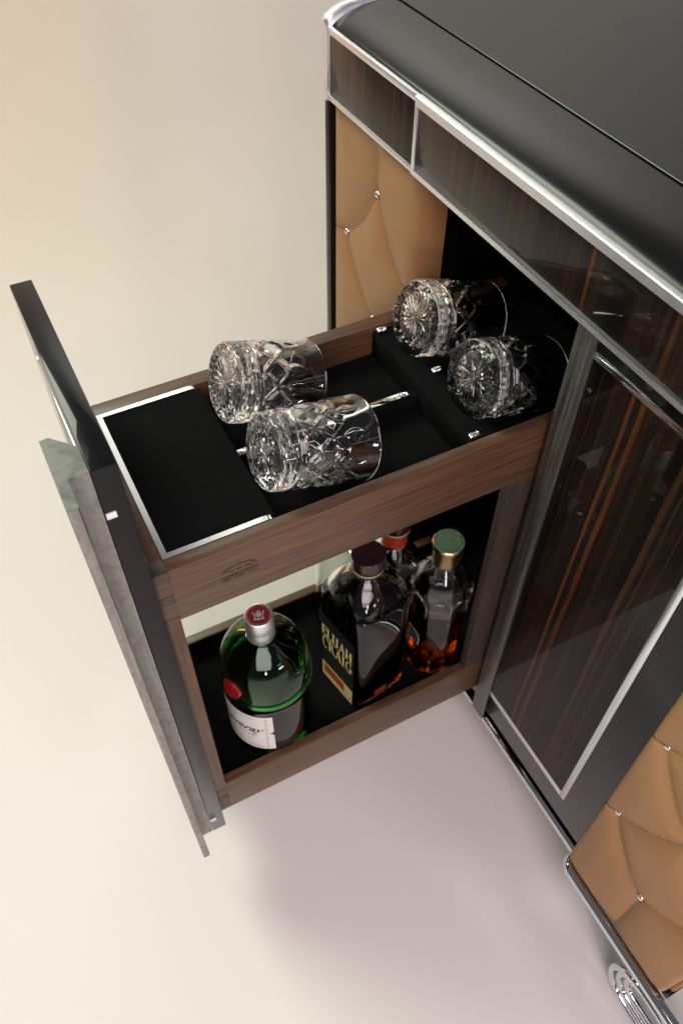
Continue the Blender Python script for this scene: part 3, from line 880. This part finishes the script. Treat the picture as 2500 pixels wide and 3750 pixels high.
ob('glass_body', vs, fs, 'green', gb, 60, local=True)
liq = [(0.0085, 0.002, 2), (0.0085, 0.060, 2), (0.012, 0.0660, 2), (0.10, 0.0660, 2), (0.1790, 0.0660, 2), (0.1794, 0.002, 2)]
vs, fs = superloft(liq, 64)
ob('gin', vs, fs, 'gin', gb, 40, local=True)
capp = [(0.0212, 0.292), (0.0214, 0.2925), (0.0208, 0.298), (0.0210, 0.2985), (0.0204, 0.301), (0.0210, 0.3035), (0.0204, 0.306), (0.0210, 0.3085), (0.0204, 0.311), (0.0212, 0.3135), (0.0212, 0.337), (0.0205, 0.3395), (0.0190, 0.3405), (0.0185, 0.3398), (0.0001, 0.3398)]
cp = MB().lathe(capp, 56).build('screw_cap', 'alu', gb, 40, local=True)
MB().lathe([(0.0001, 0.3396), (0.0176, 0.3396), (0.0176, 0.3403), (0.0001, 0.3403)], 40).build('cap_disc', 'red_disc', cp, 30, local=True)
# ring and small heraldic emblem on the disc (viewed with its foot towards the lens)
em = MB()
ring = [(0.0160 * cos(a), 0.0160 * sin(a)) for a in [i / 48 * 2 * pi for i in range(48)]]
ring2 = [(0.0156 * cos(a), 0.0156 * sin(a)) for a in [i / 48 * 2 * pi for i in range(48)]]
em.add([(x, y, 0.34045) for x, y in ring + ring2], [[i, (i + 1) % 48, 48 + (i + 1) % 48, 48 + i] for i in range(48)])
ca = math.atan2(0.60, 0.19)          # towards the lens
def E2(u, v):                        # u to the right, v up, as the emblem is read
    dx, dy = -cos(ca), -sin(ca)
    rx, ry = sin(ca) * -1, cos(ca)
    return (u * rx + v * dx, u * ry + v * dy, 0.34047)
def epoly(pts): em.add([E2(a * 0.0088, b * 0.0088) for a, b in pts], [list(range(len(pts)))])
epoly([(-0.45, 0.35), (0.45, 0.35), (0.42, -0.15), (0.0, -0.55), (-0.42, -0.15)])
epoly([(-0.30, 0.45), (-0.36, 0.80), (-0.15, 0.62), (0, 0.92), (0.15, 0.62), (0.36, 0.80), (0.30, 0.45)])
for sg in (-1, 1):
    epoly([(sg * 0.50, -0.50), (sg * 0.55, 0.10), (sg * 0.75, 0.55), (sg * 0.95, 0.78), (sg * 0.98, 0.52), (sg * 0.82, 0.25), (sg * 0.86, 0.00), (sg * 0.66, -0.10), (sg * 0.74, -0.50)][::sg])
epoly([(-0.85, -0.62), (-0.40, -0.60), (0, -0.72), (0.40, -0.60), (0.85, -0.62), (0.85, -0.95), (0.40, -0.90), (0, -1.02), (-0.40, -0.90), (-0.85, -0.95)][::-1])
em.build('cap_emblem', 'grey_print', cp, None, local=True)

def cyl(R_, az0):
    """flat (u, v) -> wrapped round a cylinder; u runs to the reader's right"""
    return lambda u, v: (R_ * cos(az0 + u / R_), R_ * sin(az0 + u / R_), v)
LA = radians(14)
lf = cyl(0.0701, LA)
nl = 48
u0, u1 = -radians(62) * 0.0701, radians(58.5) * 0.0701
zb0, zb1 = 0.0465, 0.1590
vs = []; fs = []
for i in range(nl + 1):
    u = u0 + (u1 - u0) * i / nl
    for v in (zb0, (zb0 + zb1) / 2, zb1): vs.append(lf(u, v))
# notch in the right edge of the label
vs[nl * 3 + 1] = lf(u1 - 0.0055, (zb0 + zb1) / 2)
ins = len(vs)
vs += [lf(u1, (zb0 + zb1) / 2 - 0.006), lf(u1, (zb0 + zb1) / 2 + 0.006)]
for i in range(nl):
    a = i * 3; b = a + 3
    if i < nl - 1:
        fs += [[a, b, b + 1, a + 1], [a + 1, b + 1, b + 2, a + 2]]
    else:
        fs += [[a, b, ins, b + 1, a + 1], [a + 1, b + 1, ins + 1, b + 2, a + 2]]
lab = ob('front_label', vs, fs, 'paper', gb, 60, local=True)
li = MB()
lf2 = cyl(0.07035, LA)
def put(mbx, body, size, u, v, f, offset=0.0, shear=0.0, width=None):
    t_, fc, w = text2d(body, size, offset, shear)
    k = width / w if width else 1
    mbx.add([f(u + x * k, v + y) for x, y in t_], fc)
put(li, 'Tanqueray', 0.0270, 0.0040, 0.1040, lf2, 0.0004, 0.55, 0.108)
put(li, 'LONDON DRY GIN', 0.0075, 0.006, 0.0900, lf2, 0.0, 0.0, 0.075)
li.build('lettering', 'ink', lab, None, local=True)
lg = MB()
def rect(mbx, f, a, b, c, d, n=10):
    for i in range(n):
        p, q = a + (b - a) * i / n, a + (b - a) * (i + 1) / n
        mbx.add([f(p, c), f(q, c), f(q, d), f(p, d)], [[0, 1, 2, 3]])
random.seed(3)
for v, h, a, b in ((0.148, 0.003, -0.055, 0.045), (0.0535, 0.0026, -0.05, 0.055), (0.0600, 0.0012, -0.02, 0.035), (0.0760, 0.0012, -0.015, 0.040)):
    u = a
    while u < b:
        w = random.uniform(0.0015, 0.0050)
        rect(lg, lf2, u, min(u + w, b), v, v + h, 2); u += w + random.uniform(0.0008, 0.0022)
for k in range(16):
    rect(lg, lf2, 0.0585, 0.0585 + random.uniform(0.002, 0.0055), 0.052 + k * 0.0065, 0.0555 + k * 0.0065 - random.uniform(0, 0.001), 2)
lg.add([lf2(0.0 + 0.010 * cos(a), 0.137 + 0.0065 * sin(a)) for a in [i / 20 * 2 * pi for i in range(20)]], [list(range(20))])
lg.add([lf2(0.005 + 0.011 * cos(a), 0.069 + 0.0055 * sin(a)) for a in [i / 20 * 2 * pi for i in range(20)]], [list(range(20))])
lg.build('small_print', 'faint', lab, None, local=True)
# red wax seal on the shoulder
sa = radians(22); sz = 0.220; rS = 0.0706
nrm = Vector((cos(sa) * 0.985, sin(sa) * 0.985, 0.17)).normalized()
tu = Vector((-sin(sa), cos(sa), 0)); tv = nrm.cross(tu)
ctr = Vector((rS * cos(sa), rS * sin(sa), sz)) - nrm * 0.0010
sm = MB()
pr = [(0.0170, -0.003), (0.0172, 0.0018), (0.0160, 0.0030), (0.0135, 0.0026), (0.0120, 0.0024), (0.0001, 0.0028)]
nn = 36
vs = []
for ri, (r, h) in enumerate(pr):
    for j in range(nn):
        a = 2 * pi * j / nn
        rr = r * (1 + (0.04 * sin(5 * a) + 0.03 * sin(3 * a + 1) if ri < 3 else 0))
        bend = -(rr * cos(a)) ** 2 / (2 * 0.068)
        vs.append(ctr + tu * (rr * cos(a)) + tv * (rr * sin(a)) + nrm * (h + bend))
fs = [[i * nn + j, i * nn + (j + 1) % nn, (i + 1) * nn + (j + 1) % nn, (i + 1) * nn + j] for i in range(len(pr) - 1) for j in range(nn)]
fs.append(list(range((len(pr) - 1) * nn, len(pr) * nn)))
sm.add(vs, fs)
for (a, b, c, d) in ((-0.007, 0.002, 0.004, 0.0055), (-0.002, 0.006, -0.003, -0.0015), (-0.006, -0.002, -0.006, -0.0045), (0.001, 0.004, 0.006, 0.0075)):
    q = [ctr + tu * x + tv * y + nrm * (0.0038 - x * x / 0.136) for x, y in ((a, c), (b, c), (b, d), (a, d))]
    q2 = [p - nrm * 0.002 for p in q]
    sm.add(q + q2, [[0, 1, 2, 3], [0, 4, 5, 1], [1, 5, 6, 2], [2, 6, 7, 3], [3, 7, 4, 0]])
sm.build('wax_seal', 'red_seal', gb, 40, local=True)

# square bourbon bottles -------------------------------------------
def bourbon(name, loc, half, hgt, rot, label, liquid, mat, level, neck_band):
    t = thing(name, loc, label, 'bottle', GB, (0, 0, rot))
    zs_ = hgt - (0.124 if neck_band else 0.100)                       # shoulder spring line
    e1 = 5.5
    pr = smooth_prof([(0, half * 0.90, e1), (0.004, half * 0.975, e1), (0.010, half, e1), (zs_ * 0.5, half, e1), (zs_ - 0.010, half, e1), (zs_ + 0.012, half * 0.955, 4.2), (zs_ + 0.030, half * 0.83, 3.2), (zs_ + 0.044, half * 0.62, 2.5),
                      (zs_ + 0.053, half * 0.45, 2.1), (zs_ + 0.060, 0.0205, 2), (zs_ + 0.070, 0.0180, 2), (zs_ + (0.096 if neck_band else 0.088), 0.0172, 2)], 5)
    vs, fs = superloft(shell(pr, 0.0045, 0.012, 0.6, level), 80, True)
    ob('glass_body', vs, fs, 'clear', t, 60, local=True)
    lq = [(z, a - 0.0038, max(2.0, e - 0.5)) for z, a, e in pr if 0.0130 < z < level - 0.001]
    vs, fs = superloft([(0.0125, 0.002, 2), (0.0125, lq[0][1] * 0.9, 4.8)] + lq + [(level - 0.0008, lq[-1][1] - 0.0004, lq[-1][2]), (level - 0.0006, 0.002, 2)], 72)
    ob('whiskey', vs, fs, mat, t, 40, local=True)
    zt = zs_ + 0.060
    z0 = zt; zt = zt + (0.0240 if neck_band else 0)
    sp = MB().lathe([(0.0001, zt + 0.0100), (0.0235, zt + 0.0100), (0.0256, zt + 0.0140), (0.0265, zt + 0.0200), (0.0262, zt + 0.0385), (0.0250, zt + 0.0400), (0.0001, zt + 0.0400)], 48).build('stopper', 'maroon', t, 30, local=True)
    MB().lathe([(0.0182, zt + 0.0030), (0.0205, zt + 0.0030), (0.0238, zt + 0.0070), (0.0252, zt + 0.0104), (0.0250, zt + 0.0122), (0.0182, zt + 0.0098)], 48).build('cork_ring', 'cream', sp, 40, local=True)
    if neck_band:
        MB().lathe([(0.0205, z0 - 0.0010), (0.0212, z0 - 0.0010), (0.0200, z0 + 0.0265), (0.0182, z0 + 0.0265)], 48).build('neck_band', 'red_band', t, 40, local=True)
    return t, zs_
BR_ = math.atan2(0.187, 0.983)
hb = 0.0570
cx, cyb = 0.2310 - 0.983 * hb, -0.0596 - 0.187 * hb
b2, zs2 = bourbon('bourbon_bottle', (cx, cyb, FLZ), hb, 0.357, BR_, 'square dark whiskey bottle, gold lettering on its black front label, maroon stopper', True, 'whiskey', 0.2680, False)
# front face points along local +X; text runs along local +Y
fq = lambda u, v: (hb + 0.0010, u, v)
fq2 = lambda u, v: (hb + 0.0015, u, v)
fq3 = lambda u, v: (hb + 0.0020, u, v)
lb = MB(); lb.add([fq(-0.0440, 0.004), fq(0.0440, 0.004), fq(0.0440, 0.203), fq(-0.0440, 0.203)], [[0, 1, 2, 3]])
fl = lb.build('front_label', 'label_black', b2, None, local=True)
# serifed letters drawn as thick and thin strokes
GL = {
 'E': (0.62, [('v', 0.14, 0, 1, 2), ('h', 0.0, 0.60, 0, 1), ('h', 0.0, 0.60, 1, 1), ('h', 0.14, 0.46, 0.52, 1), ('v', 0.58, 0.0, 0.24, 1), ('v', 0.58, 0.76, 1, 1), ('v', 0.46, 0.40, 0.64, 1)]),
 'L': (0.60, [('v', 0.14, 0, 1, 2), ('h', 0.0, 0.58, 0, 1), ('h', 0.0, 0.30, 1, 1), ('v', 0.56, 0, 0.28, 1)]),
 'I': (0.36, [('v', 0.17, 0, 1, 2), ('h', 0.0, 0.34, 0, 1), ('h', 0.0, 0.34, 1, 1)]),
 'J': (0.42, [('v', 0.24, 0.05, 1, 2), ('h', 0.08, 0.42, 1, 1), ('d', 0.24, 0.05, 0.02, -0.12, 1), ('d', 0.02, -0.12, -0.02, 0.02, 2)]),
 'A': (0.80, [('d', 0.38, 1.0, 0.66, 0.0, 2), ('d', 0.38, 1.0, 0.10, 0.0, 1), ('h', 0.20, 0.56, 0.32, 1), ('h', 0.0, 0.24, 0, 1), ('h', 0.50, 0.80, 0, 1)]),
 'H': (0.84, [('v', 0.14, 0, 1, 2), ('v', 0.66, 0, 1, 2), ('h', 0.14, 0.66, 0.5, 1), ('h', 0, 0.30, 0, 1), ('h', 0, 0.30, 1, 1), ('h', 0.52, 0.82, 0, 1), ('h', 0.52, 0.82, 1, 1)]),
 'C': (0.80, [('a', 0.42, 0.5, 0.36, 0.50, 50, 310, 2), ('v', 0.70, 0.70, 1.0, 1)]),
 'R': (0.80, [('v', 0.14, 0, 1, 2), ('h', 0, 0.30, 0, 1), ('h', 0, 0.40, 1, 1), ('a', 0.36, 0.76, 0.22, 0.24, -90, 90, 2), ('h', 0.14, 0.40, 0.52, 1), ('d', 0.36, 0.52, 0.72, 0.0, 2), ('h', 0.60, 0.82, 0, 1)]),
 'G': (0.84, [('a', 0.42, 0.5, 0.36, 0.50, 50, 320, 2), ('v', 0.68, 0.05, 0.44, 2), ('h', 0.50, 0.84, 0.44, 1), ('v', 0.70, 0.72, 1.0, 1)]),
}
def serif_text(mbx, word, u0, width, v0, hgt, f, big=None):
    tot = sum(GL[c][0] + 0.06 for c in word)
    kx = width / tot
    x = 0
    thin, thick = 0.045, 0.105
    def quad(a, b, c, d): mbx.add([f(*a), f(*b), f(*c), f(*d)], [[0, 1, 2, 3]])
    for ci, c in enumerate(word):
        kb = big if (big and ci == 0) else 1.0
        T = lambda px, py: (u0 + (x + px) * kx, v0 + (py * kb - (kb - 1) * 0.6) * hgt)
        for s_ in GL[c][1]:
            w = thin if s_[-1] == 1 else thick
            if s_[0] == 'v':
                quad(T(s_[1] - w, s_[2]), T(s_[1] + w, s_[2]), T(s_[1] + w, s_[3]), T(s_[1] - w, s_[3]))
            elif s_[0] == 'h':
                y = min(max(s_[3], w), 1 - w)
                quad(T(s_[1], y - w), T(s_[2], y - w), T(s_[2], y + w), T(s_[1], y + w))
            elif s_[0] == 'd':
                quad(T(s_[1] - w, s_[2]), T(s_[3] - w, s_[4]), T(s_[3] + w, s_[4]), T(s_[1] + w, s_[2]))
            else:
                _, cx_, cy__, rx, ry, a0, a1, _w = s_
                for i in range(14):
                    p = radians(a0 + (a1 - a0) * i / 14); q = radians(a0 + (a1 - a0) * (i + 1) / 14)
                    wp = thin + (thick * 1.5 - thin) * abs(cos(p)); wq = thin + (thick * 1.5 - thin) * abs(cos(q))
                    quad(T(cx_ + rx * cos(p), cy__ + ry * sin(p)), T(cx_ + rx * cos(q), cy__ + ry * sin(q)),
                         T(cx_ + (rx - wq) * cos(q), cy__ + (ry - thin * 1.6) * sin(q)), T(cx_ + (rx - wp) * cos(p), cy__ + (ry - thin * 1.6) * sin(p)))
        x += GL[c][0] + 0.06
gl = MB()
serif_text(gl, 'ELIJAH', -0.0405, 0.081, 0.1430, 0.0300, fq2)
serif_text(gl, 'CRAIG', -0.0405, 0.081, 0.1060, 0.0330, fq2, 1.15)
gl.build('lettering', 'gold_print', fl, None, local=True)
gd = MB()
random.seed(5)
for (v, h, a, b) in ((0.098, 0.0030, -0.030, 0.036), (0.083, 0.0020, -0.038, 0.038), (0.070, 0.0022, -0.040, 0.040), (0.062, 0.0022, -0.034, 0.034)):
    u = a
    while u < b:
        w = random.uniform(0.0012, 0.0032)
        gd.add([fq2(u, v), fq2(u + w, v), fq2(u + w, v + h), fq2(u, v + h)], [[0, 1, 2, 3]]); u += w + random.uniform(0.0006, 0.0022)
gd.build('small_print', 'gold_dim', fl, None, local=True)
gx = MB(); gx.add([fq2(-0.0410, 0.006), fq2(0.0420, 0.006), fq2(0.0420, 0.0530), fq2(-0.0410, 0.0530)], [[0, 1, 2, 3]])
gx = gx.build('gold_box', 'gold_print', fl, None, local=True)
rx_ = MB(); rx_.add([fq3(-0.0345, 0.0225), fq3(0.0200, 0.0225), fq3(0.0200, 0.0480), fq3(-0.0345, 0.0480)], [[0, 1, 2, 3]])
rx_.build('red_box', 'red_print', gx, None, local=True)
# small red sticker low on the near side of the bottle
sx = MB(); sx.add([(0.020, hb + 0.0010, 0.010), (-0.004, hb + 0.0010, 0.010), (-0.004, hb + 0.0010, 0.034), (0.020, hb + 0.0010, 0.034)], [[0, 1, 2, 3]])
sx.build('side_label', 'red_print', b2, None, local=True)

b3, zs3 = bourbon('bourbon_bottle', (0.0880, -0.1350, FLZ), 0.0420, 0.330, BR_ + 0.1, 'amber whiskey bottle with a red neck band, half hidden by the upper tray', True, 'amber', 0.190, True)

# faceted bottle with a gold and green cap -------------------------
fb4 = thing('whiskey_bottle', (0.0470, -0.0470, FLZ), 'faceted amber whiskey bottle with a gold cap and sage green top', 'bottle', GB, (0, 0, radians(22.5 + 8)))
N8 = 8
def octo(prof, n=64, closed=False, soft=0.0):
    vs = []
    for z, a, k in prof:               # k: 1 = full octagon, 0 = round
        for j in range(n):
            th = 2 * pi * j / n
            ph = (th % (2 * pi / N8)) - pi / N8
            r8 = a / cos(ph) * cos(pi / N8) * 1.04
            r = a * (1 - k) + min(r8, a * 1.0) * k
            vs.append((r * cos(th), r * sin(th), z))
    kk = len(prof)
    fs = [[i * n + j, i * n + (j + 1) % n, (i + 1) * n + (j + 1) % n, (i + 1) * n + j] for i in range(kk - 1) for j in range(n)]
    if closed: fs += [[(kk - 1) * n + j, (kk - 1) * n + (j + 1) % n, (j + 1) % n, j] for j in range(n)]
    else: fs += [list(range(n))[::-1], list(range((kk - 1) * n, kk * n))]
    return vs, fs
p4 = smooth_prof([(0, 0.040, 1), (0.004, 0.0435, 1), (0.012, 0.0450, 1), (0.10, 0.0465, 1), (0.205, 0.0485, 1), (0.222, 0.0490, 0.7), (0.238, 0.0475, 0.2), (0.254, 0.0425, 0), (0.268, 0.0345, 0), (0.279, 0.0260, 0), (0.286, 0.0215, 0), (0.294, 0.0195, 0), (0.318, 0.0190, 0)], 4)
inn = [(z, a - 0.0045, k) for z, a, k in p4 if z > 0.171]
vs, fs = octo([(0, 0.002, 0)] + p4 + inn[::-1] + [(0.1705, 0.030, 1), (0.1705, 0.002, 0)], 96, True)
ob('glass_body', vs, fs, 'clear', fb4, 25, local=True)
vs, fs = octo([(0.0145, 0.002, 0), (0.0145, 0.034, 1), (0.018, 0.0402, 1), (0.10, 0.0422, 1), (0.1695, 0.0435, 1), (0.1698, 0.002, 0)], 64)
ob('whiskey', vs, fs, 'amber', fb4, 25, local=True)
# raised arches over each facet
ar = MB()
for k in range(N8):
    a0 = 2 * pi * k / N8; a1 = a0 + 2 * pi / N8
    pts = []
    for i in range(13):
        t = i / 12
        th = a0 + (a1 - a0) * t
        z = 0.212 + 0.020 * sin(pi * t) ** 0.8
        pts.append((0.0492 * cos(th), 0.0492 * sin(th), z))
    ar.tube(pts, 0.0016, 8)
    pts = [(0.0485 * cos(a0), 0.0485 * sin(a0), 0.212 - 0.030 * t) for t in (0, 0.5, 1)]
    ar.tube(pts, [0.0016, 0.0013, 0.0005], 8)
ar.build('glass_arch', 'clear', fb4, 60, local=True)
c4 = MB().lathe([(0.0001, 0.2930), (0.0225, 0.2930), (0.0228, 0.2945), (0.0245, 0.3270), (0.0255, 0.3290), (0.0255, 0.3345), (0.0240, 0.3360), (0.0001, 0.3360)], 48).build('cap', 'gold', fb4, 30, local=True)
MB().lathe([(0.0001, 0.3358), (0.0240, 0.3358), (0.0236, 0.3372), (0.0001, 0.3372)], 48).build('cap_top', 'sage', c4, 30, local=True)
dk = MB()
for i in range(40):
    a = 2 * pi * i / 40
    if random.random() < 0.3: continue
    r0_, r1_ = 0.0195, 0.0195 + random.uniform(0.0008, 0.0018)
    dk.add([(r0_ * cos(a), r0_ * sin(a), 0.33735), (r1_ * cos(a), r1_ * sin(a), 0.33735), (r1_ * cos(a + 0.09), r1_ * sin(a + 0.09), 0.33735), (r0_ * cos(a + 0.09), r0_ * sin(a + 0.09), 0.33735)], [[0, 1, 2, 3]])
dk.build('cap_print', 'label_black', c4, None, local=True)
# cut-out paper label with a gold edge on the front facet
rot4 = radians(22.5 + 8)
def facet(az_local, off):
    c, s_ = cos(az_local), sin(az_local)
    d_ = 0.0470 + off
    return lambda u, v: (d_ * c - u * s_, d_ * s_ + u * c, v)
azl = radians(-22.5)
shape = [(-0.017, 0.070), (-0.010, 0.066), (0.004, 0.068), (0.013, 0.064), (0.016, 0.072), (0.017, 0.090), (0.014, 0.104), (0.006, 0.108), (-0.008, 0.112), (-0.017, 0.118)]
shape = [(u * 0.74, 0.112 + (v - 0.091) * 0.74) for u, v in shape]
big = [(u * 1.0 + (0.0012 if u > 0 else -0.0012), 0.112 + (v - 0.112) * 1.08) for u, v in shape]
fa = facet(azl, 0.0006)
lo = MB(); lo.add([fa(u, v) for u, v in big], [list(range(len(big)))])
lo = lo.build('front_label', 'gold_print', fb4, None, local=True)
fa2 = facet(azl, 0.0010)
l2 = MB(); l2.add([fa2(u, v) for u, v in shape], [list(range(len(shape)))])
l2.build('label_face', 'blue_label', lo, None, local=True)

# plain clear bottle glimpsed behind the square one
cb = thing('clear_bottle', (0.1580, -0.2010, FLZ), 'round clear glass bottle glimpsed under the tray, left of the maroon stopper', 'bottle', GB)
p5 = smooth_prof([(0, 0.036, 2), (0.004, 0.0400, 2), (0.010, 0.0410, 2), (0.18, 0.0410, 2), (0.215, 0.0400, 2), (0.235, 0.0350, 2), (0.252, 0.0250, 2), (0.266, 0.0160, 2), (0.30, 0.0140, 2)], 5)
vs, fs = superloft(shell(p5, 0.004, 0.008), 56, True)
ob('glass_body', vs, fs, 'clear', cb, 60, local=True)
MB().lathe([(0.0001, 0.296), (0.0165, 0.296), (0.0165, 0.322), (0.0150, 0.324), (0.0001, 0.324)], 32).build('screw_cap', 'alu', cb, 30, local=True)
